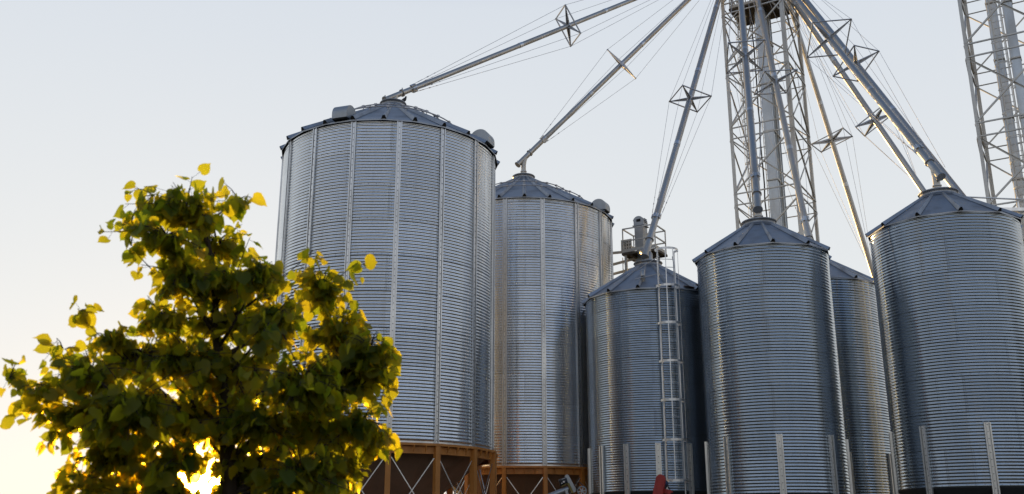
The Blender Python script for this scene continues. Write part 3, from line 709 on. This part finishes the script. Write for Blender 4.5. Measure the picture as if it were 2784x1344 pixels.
b.build('loose_sheet', M['rustsheet'], s3)

# ------------------------------------------------------------------ auger drives at the foot of the picture
def red_drive():
    top = at(1798, 1290, 31.0); bot = at(1784, 1362, 31.0)
    root = empty('auger_drive', (bot.x, bot.y, 0), 0, 'red belt guard with a blue motor before the foot of the ladder silo', 'auger')
    o = Vector((bot.x, bot.y, 0)); a = bot - o - (top - bot) * .6; c = top - o; d = (c - a).normalized()
    sd = Vector((1, 0, 0)) - d * d.x; sd.normalize(); n = Vector((0, 1, 0)); n = d.cross(sd)
    b = MB(); L = (c - a).length; wv = .145
    prof = [(-wv, 0)] + [(wv * -math.cos(t), L - wv + wv * math.sin(t)) for t in np.linspace(0, math.pi, 13)] + [(wv, 0)]
    tilt = (sd * .93 + Vector((0, -.37, 0))).normalized(); dep = d.cross(tilt).normalized()
    if dep.y < 0: dep = -dep
    b.prism(prof, a, tilt, d, dep * .13); b.box(a + d * (L * .62) - tilt * .14 + dep * .06, tilt * .03, d * .02, dep * .02); b.build('belt_guard', M['red'], root)
    b = MB(); m0 = c - d * .24 + dep * .14 + tilt * .02
    b.tube([m0, m0 + dep * .05, m0 + dep * .30, m0 + dep * .33], .12, 18, radii=[.09, .125, .125, .08]); b.build('motor', M['blue'], root)
    b = MB(); b.tube([m0 + dep * .33, m0 + dep * .37], .13, 18); b.tube([m0 + ZV * .12 + dep * .1, m0 + ZV * .16 + dep * .1], .03, 8); b.build('fan_cover', M['black'], root)
    b = MB(); e = c - d * .46 + tilt * .16 + dep * .2
    b.bar(e - tilt * .10, e + tilt * .18, .05, .14, d); b.bar(e + tilt * .12 - d * .02, e + tilt * .06 - d * .5, .10, .03, tilt); b.bar(e + tilt * .16, e + tilt * .24 + ZV * .03, .05, .05, d); b.build('motor_bracket', M['red'], root)
    b = MB(); b.tube([m0 + tilt * .12 + dep * .1 - d * .03, e + tilt * .12 + d * .12, e + tilt * .16, e + tilt * .10 - d * .25, e - d * .5], .016, 6); b.build('power_cord', M['cable'], root)
    b = MB(); b.tube([a + dep * .3 + d * .3, Vector((-.9, 2.2, .4))], .10, 14); b.tube([Vector((-.9, 2.2, .42)), Vector((-.9, 2.2, 0))], .05, 8); b.build('auger_tube', M['galv'], root)
red_drive()
def grey_drive():
    mc = at(1531, 1310, 34.2); o = Vector((mc.x, mc.y, 0))
    root = empty('auger_drive', o, 0, 'grey auger drive with black motor and spoked pulley under the second tall silo', 'auger')
    k = 34.6 / 2700
    P = lambda x, y, dd=0: Vector(((x - 610) / 11.96 * k, dd, mc.z + (840 - y) / 11.96 * k))
    b = MB(); a, c = P(490, 880), P(735, 800); b.tube([a, a.lerp(c, .05), a.lerp(c, .95), c], .118, 18, radii=[.09, .118, .118, .1]); b.build('motor', M['black'], root)
    b = MB(); b.bar(P(560, 775, -.125), P(680, 735, -.125), .012, .05, (0, -1, 0)); b.box(P(625, 850, -.12), (.03, 0, 0), (0, .004, 0), (0, 0, .025)); b.box(P(565, 895, -.115), (.02, 0, 0), (0, .004, 0), (0, 0, .02)); b.build('rating_plate', M['label'], root)
    b = MB(); g0, g1 = P(730, 680, -.05), P(960, 1110, -.05); dv = (g1 - g0).normalized(); nv = Vector((-dv.z, 0, dv.x))
    hw = .07; prof = [(x, y) for x, y in ((-hw, 0), (-hw * .6, -hw * .8), (hw * .6, -hw * .8), (hw, 0), (hw, (g1 - g0).length), (hw * .6, (g1 - g0).length + hw * .8), (-hw * .6, (g1 - g0).length + hw * .8), (-hw, (g1 - g0).length))]
    b.prism(prof, g0, nv, dv, (0, .2, 0)); b.build('belt_guard', M['vent'], root)
    b = MB(); b.bar(P(760, 890, -.12), P(900, 1190, -.12), .07, .03, (0, -1, 0)); b.bar(P(720, 900, -.06), P(560, 990, -.06), .03, .03); b.build('motor_mount', M['yellow'], root)
    b = MB(); b.tube([P(780, 1060), P(350, 1225), P(-900, 1720), P(-2600, 2390)], .10, 16); b.build('auger_tube', M['vent'], root)
    b = MB(); b.bar(P(700, 1110, -.1), P(760, 1330, -.1), .09, .03, (0, -1, 0)); b.bar(P(700, 1110, .1), P(900, 2600, .1), .08, .08); b.build('support_leg', M['vent'], root)
    b = MB(); pc = P(1195, 1130, -.1); r_ = .145
    b.tube([pc + Vector((r_ * math.cos(t), 0, r_ * math.sin(t))) for t in np.linspace(0, 2 * math.pi, 32, endpoint=False)], .020, 8, closed=True)
    for t in range(6): b.bar(pc, pc + Vector((r_ * math.cos(t * math.pi / 3 + .2), 0, r_ * math.sin(t * math.pi / 3 + .2))), .035, .02, (0, -1, 0))
    b.tube([pc + Vector((0, -.03, 0)), pc + Vector((0, .06, 0))], .035, 12); b.build('pulley', M['vent'], root)
    b = MB(); tp = P(1080, 880, -.05); b.tube([pc + Vector((-r_ - .03, 0, 0)), tp + Vector((-.05, 0, .02)), tp + Vector((.05, 0, .02)), pc + Vector((r_ + .02, 0, .06))], .018, 6)
    b.bar(P(960, 950, 0), P(1140, 690, 0), .022, .022); b.build('drive_belt', M['black'], root)
grey_drive()

# ------------------------------------------------------------------ pigeon
def pigeon():
    p0 = at(1030 + 350 / 5.18, 200 + 432 / 5.18, 32.45); p0.z = silos[0][1] - .015
    root = empty('pigeon', p0, 0, 'dark pigeon perched at the collar of the biggest silo', 'bird')
    b = MB(); pts = [(-.17, 0, .03), (-.10, 0, .075), (-.03, 0, .12), (.03, 0, .165), (.055, 0, .21), (.065, 0, .25), (.075, 0, .275), (.09, 0, .285)]
    b.tube(pts, .05, 12, radii=[.016, .035, .062, .066, .045, .032, .030, .012]); b.tube([(.085, 0, .268), (.12, 0, .262)], .008, 6, radii=[.010, .002])
    b.build('body', M['black'], root)
    b = MB()
    for s in (-1, 1): b.tube([(.0, .025 * s, .09), (.005, .025 * s, .0)], .006, 5); b.tube([(.0, .025 * s, .004), (.035, .025 * s, .004)], .005, 5)
    b.build('leg', M['rustsheet'], root)
    b = MB()
    for s in (-1, 1): b.tube([(.03, .055 * s, .15), (-.05, .06 * s, .10), (-.15, .03 * s, .05)], .03, 8, radii=[.02, .032, .008])
    b.build('wing', M['conedark'], root)
pigeon()

# ------------------------------------------------------------------ tree
def tree():
    rnd = random.Random(11); D0 = 6.2
    # leaf: translucent blade
    m = bpy.data.materials.new('linden_leaf'); m.use_nodes = True; t = m.node_tree; t.nodes.clear()
    at_ = N(t, 'ShaderNodeAttribute'); at_.attribute_name = 'tint'
    dif = N(t, 'ShaderNodeBsdfPrincipled'); tr = N(t, 'ShaderNodeBsdfTranslucent'); mx = N(t, 'ShaderNodeMixShader'); out = N(t, 'ShaderNodeOutputMaterial')
    f = at_.outputs['Fac']
    t.links.new(mix_c(t, f, (.045, .088, .014), (.100, .135, .018)), dif.inputs['Base Color']); dif.inputs['Roughness'].default_value = .5
    dif.inputs['Specular IOR Level'].default_value = .3
    t.links.new(mix_c(t, f, (.30, .42, .016), (.90, .78, .022)), tr.inputs['Color'])
    mx.inputs[0].default_value = .62; t.links.new(dif.outputs[0], mx.inputs[1]); t.links.new(tr.outputs[0], mx.inputs[2])
    rf = N(t, 'ShaderNodeBsdfRefraction'); rf.inputs['IOR'].default_value = 1.03; rf.inputs['Roughness'].default_value = .55    # a thin blade scatters light forwards
    t.links.new(mix_c(t, f, (.42, .40, .02), (.95, .64, .03)), rf.inputs['Color'])
    mx2 = N(t, 'ShaderNodeMixShader'); mx2.inputs[0].default_value = .16; t.links.new(mx.outputs[0], mx2.inputs[1]); t.links.new(rf.outputs[0], mx2.inputs[2]); t.links.new(mx2.outputs[0], out.inputs[0])
    bark = paint('tree_bark', (.045, .032, .022), .85, .5, 14)
    # lobes: photo px (2576 scale) centre, half width, half height, depth offset, leaves
    k = 2784 / 2576
    lobes = [(470, 520, 110, 68, .0, 230), (385, 490, 42, 45, .1, 45), (600, 500, 50, 42, .15, 55), (420, 590, 105, 55, -.2, 150), (330, 560, 38, 26, 0, 16), (330, 625, 32, 40, .1, 26),
             (545, 610, 95, 70, .25, 170), (450, 690, 95, 75, -.1, 200), (590, 700, 110, 75, .1, 260), (660, 680, 65, 60, -.3, 110), (560, 800, 130, 75, .2, 280), (400, 790, 65, 60, .0, 110),
             (690, 800, 90, 90, -.25, 230), (810, 720, 68, 70, .1, 170), (900, 660, 22, 22, .1, 10), (780, 640, 20, 16, .1, 6), (850, 830, 85, 75, .15, 200), (930, 870, 70, 55, -.1, 90),
             (880, 950, 105, 80, .1, 260), (970, 920, 32, 75, 0, 45), (760, 950, 110, 90, -.35, 260), (620, 920, 120, 90, .3, 260), (480, 900, 110, 80, .0, 230), (360, 890, 95, 62, .1, 170),
             (260, 840, 65, 42, .0, 75), (195, 790, 32, 25, .0, 18), (160, 880, 34, 30, .1, 18), (230, 930, 105, 55, -.1, 150), (130, 970, 62, 42, -.1, 62), (22, 955, 40, 36, -.1, 26), (75, 1010, 26, 26, 0, 12),
             (210, 1030, 105, 55, .0, 140), (330, 1010, 120, 90, -.3, 270), (480, 1040, 130, 90, .2, 260), (640, 1050, 130, 95, -.1, 270), (790, 1070, 120, 90, .1, 260), (910, 1060, 75, 70, -.1, 130),
             (140, 1085, 36, 22, 0, 14), (300, 1130, 110, 80, .1, 210), (450, 1150, 110, 70, -.1, 150), (620, 1170, 120, 80, .2, 210), (760, 1190, 110, 80, -.2, 230), (850, 1170, 55, 70, 0, 100),
             (210, 1215, 60, 48, .0, 70), (330, 1260, 130, 80, .2, 220), (520, 1330, 130, 70, -.1, 130), (690, 1290, 140, 80, .1, 250), (430, 1215, 75, 50, -.1, 110), (570, 1240, 70, 50, .2, 110), (480, 1290, 130, 60, .1, 200), (480, 1420, 260, 90, 0, 320), (700, 1400, 150, 80, 0, 150)]
    base = at(590, 1300, D0); base.z = 0
    root = empty('linden_tree', base, 0, 'young leafy tree backlit gold by the low sun, left foreground', 'tree')
    fwd = Vector((base.x, base.y, 0)).normalized()
    trunk = MB(); limbs = []
    def W(px, py, off): return at(px * k, py * k, D0 + off) - base
    tp = [Vector((0, 0, 0)), Vector((.01, 0, .6)), W(575, 1250, 0), W(572, 1080, .02), W(560, 960, 0), W(545, 850, .05), W(540, 740, .05), W(530, 640, .02), W(505, 540, 0), W(490, 480, 0)]
    trunk.tube(tp, .05, 12, radii=[.075, .062, .055, .045, .036, .028, .021, .015, .010, .004])
    V, Fq, T = [], [], []
    # leaf outline: heart-shaped half, length 1 along y
    half = [(0, 0.0), (.22, -.10), (.44, .02), (.54, .26), (.48, .52), (.31, .74), (.10, .88), (0, 1.04)]
    def leaf(p, dr, nr, size, tint):
        dr = dr.normalized(); s = dr.cross(nr)
        if s.length < 1e-3: s = dr.cross(Vector((1, .2, 0)))
        s.normalize(); n = s.cross(dr)
        b0 = len(V); fold = rnd.uniform(.05, .45); curl = rnd.uniform(-.05, .45); wave = rnd.uniform(-.12, .12); wd = rnd.uniform(.82, 1.05)
        mid = [h[1] if i not in (0,) else 0.0 for i, h in enumerate(half)]
        pt = lambda x, y: p + (s * (x * wd) + dr * (y - .0) + n * (abs(x) * fold - curl * y * y * .6 + wave * math.sin(y * 6 + x * 5))) * size
        mids = [pt(0, y) for y in (0, .28, .52, .74, 1.06)]
        V.extend(mids)
        for sg in (1, -1):
            o = len(V); V.extend(pt(sg * x, y) for x, y in half[1:7])
            m0 = b0; L_ = [(m0, o, o + 1), (m0, o + 1, o + 2, m0 + 1), (m0 + 1, o + 2, o + 3, m0 + 2), (m0 + 2, o + 3, o + 4, m0 + 3), (m0 + 3, o + 4, o + 5, m0 + 4)]
            for f_ in L_: Fq.append(f_ if sg == 1 else f_[::-1]); T.append(tint)
    stems = MB(); gap = (sun_dir - Vector((0, 0, 0))).normalized(); eye = Vector((0, 0, EYE)) - base
    def near_trunk(p):
        hd = lambda q: math.hypot(q.x - p.x, q.y - p.y)
        fine = [tp[i].lerp(tp[i + 1], f / 4) for i in range(2, len(tp) - 1) for f in range(4)]
        return min(fine, key=lambda q: abs((p.z - q.z) - hd(q) * .75 - .06))
    for (cx, cy, rx, ry, off, cnt) in lobes:
        cnt = max(5, int(cnt * ((.92 if cy < 820 else 1.2) if cnt > 80 else .75)))
        rx, ry = (rx * 1.25, ry * 1.25) if cnt < 60 else (rx * 1.09, ry * 1.09)
        c = W(cx, cy, off - .07); sx, sz = rx * .00255, ry * .00255; sy = max(.14, (sx + sz) * .5)
        j = near_trunk(c); dvec = c - j; L = dvec.length
        mids = [j, j + dvec * .35 - Vector((0, 0, .03 * L)), j + dvec * .72 - Vector((0, 0, .02 * L)), c]
        if L > .08 and min((q_ - eye).angle(gap) for q_ in [mids[0].lerp(mids[3], z_ / 8) for z_ in range(9)]) > R(1.2): trunk.tube(mids, .01, 7, radii=[.008 + .010 * min(L, 1), .006 + .005 * min(L, 1), .004, .002])
        side = Vector((fwd.y, -fwd.x, 0))
        ntw = max(2, cnt // 6); left = cnt
        for tw in range(ntw):
            u = Vector((rnd.gauss(0, 1), rnd.gauss(0, 1), rnd.gauss(0, 1))).normalized() * (rnd.random() ** .5) * (1.38 if rnd.random() < .2 else 1)
            e = c + side * u.x * sx + fwd * u.y * sy + Vector((0, 0, u.z * sz))
            s0 = c + (e - c) * .12; dirv = (e - s0)
            if dirv.length < .03: dirv = Vector((rnd.uniform(-1, 1), rnd.uniform(-1, 1), .4)) * .05
            s0 = e - dirv.normalized() * min(dirv.length, .34)
            if ((s0 + e) / 2 - eye).normalized().dot(gap) < math.cos(R(1.1)): stems.tube([s0, (s0 + e) / 2 + Vector((0, 0, .01)), e], .003, 5, radii=[.004, .003, .0018])
            nl = left // (ntw - tw); left -= nl
            for q in range(nl):
                f_ = (q + .6) / nl; p = s0.lerp(e, f_)
                o = dirv.normalized(); sid = o.cross(Vector((0, 0, 1))); sid = sid.normalized() if sid.length > .05 else side
                dr = o * rnd.uniform(.1, .8) + sid * ((-1) ** q) * rnd.uniform(.4, 1) + Vector((rnd.uniform(-.35, .35), rnd.uniform(-.35, .35), rnd.uniform(-1.7, -.1)))
                dr.normalize(); pet = p + (dr + Vector((rnd.gauss(0, .5), rnd.gauss(0, .5), rnd.gauss(0, .5)))) * rnd.uniform(.02, .055)
                if (pet - eye).normalized().dot(gap) < math.cos(R(.9)): stems.tube([p, pet], .0012, 4, caps=False)
                nr = Vector((rnd.gauss(0, .8), rnd.gauss(0, .8), rnd.uniform(-.1, .7)))
                ga = (pet + dr * .05 - eye).angle(gap)
                if ga < R(.42) or ga < R(1.0) and rnd.random() < .78: continue
                leaf(pet, dr, nr, rnd.triangular(.030, .112, .066), min(1, max(0, rnd.gauss(.5, .28))))
    trunk.build('trunk', bark, root)
    stems.build('twigs', bark, root)
    me = bpy.data.meshes.new('crown'); me.from_pydata([tuple(v) for v in V], [], Fq)
    me.polygons.foreach_set('use_smooth', [True] * len(Fq))
    a = me.attributes.new('tint', 'FLOAT', 'FACE'); a.data.foreach_set('value', T)
    me.materials.append(m); me.update(); link('crown', me, root)
tree()
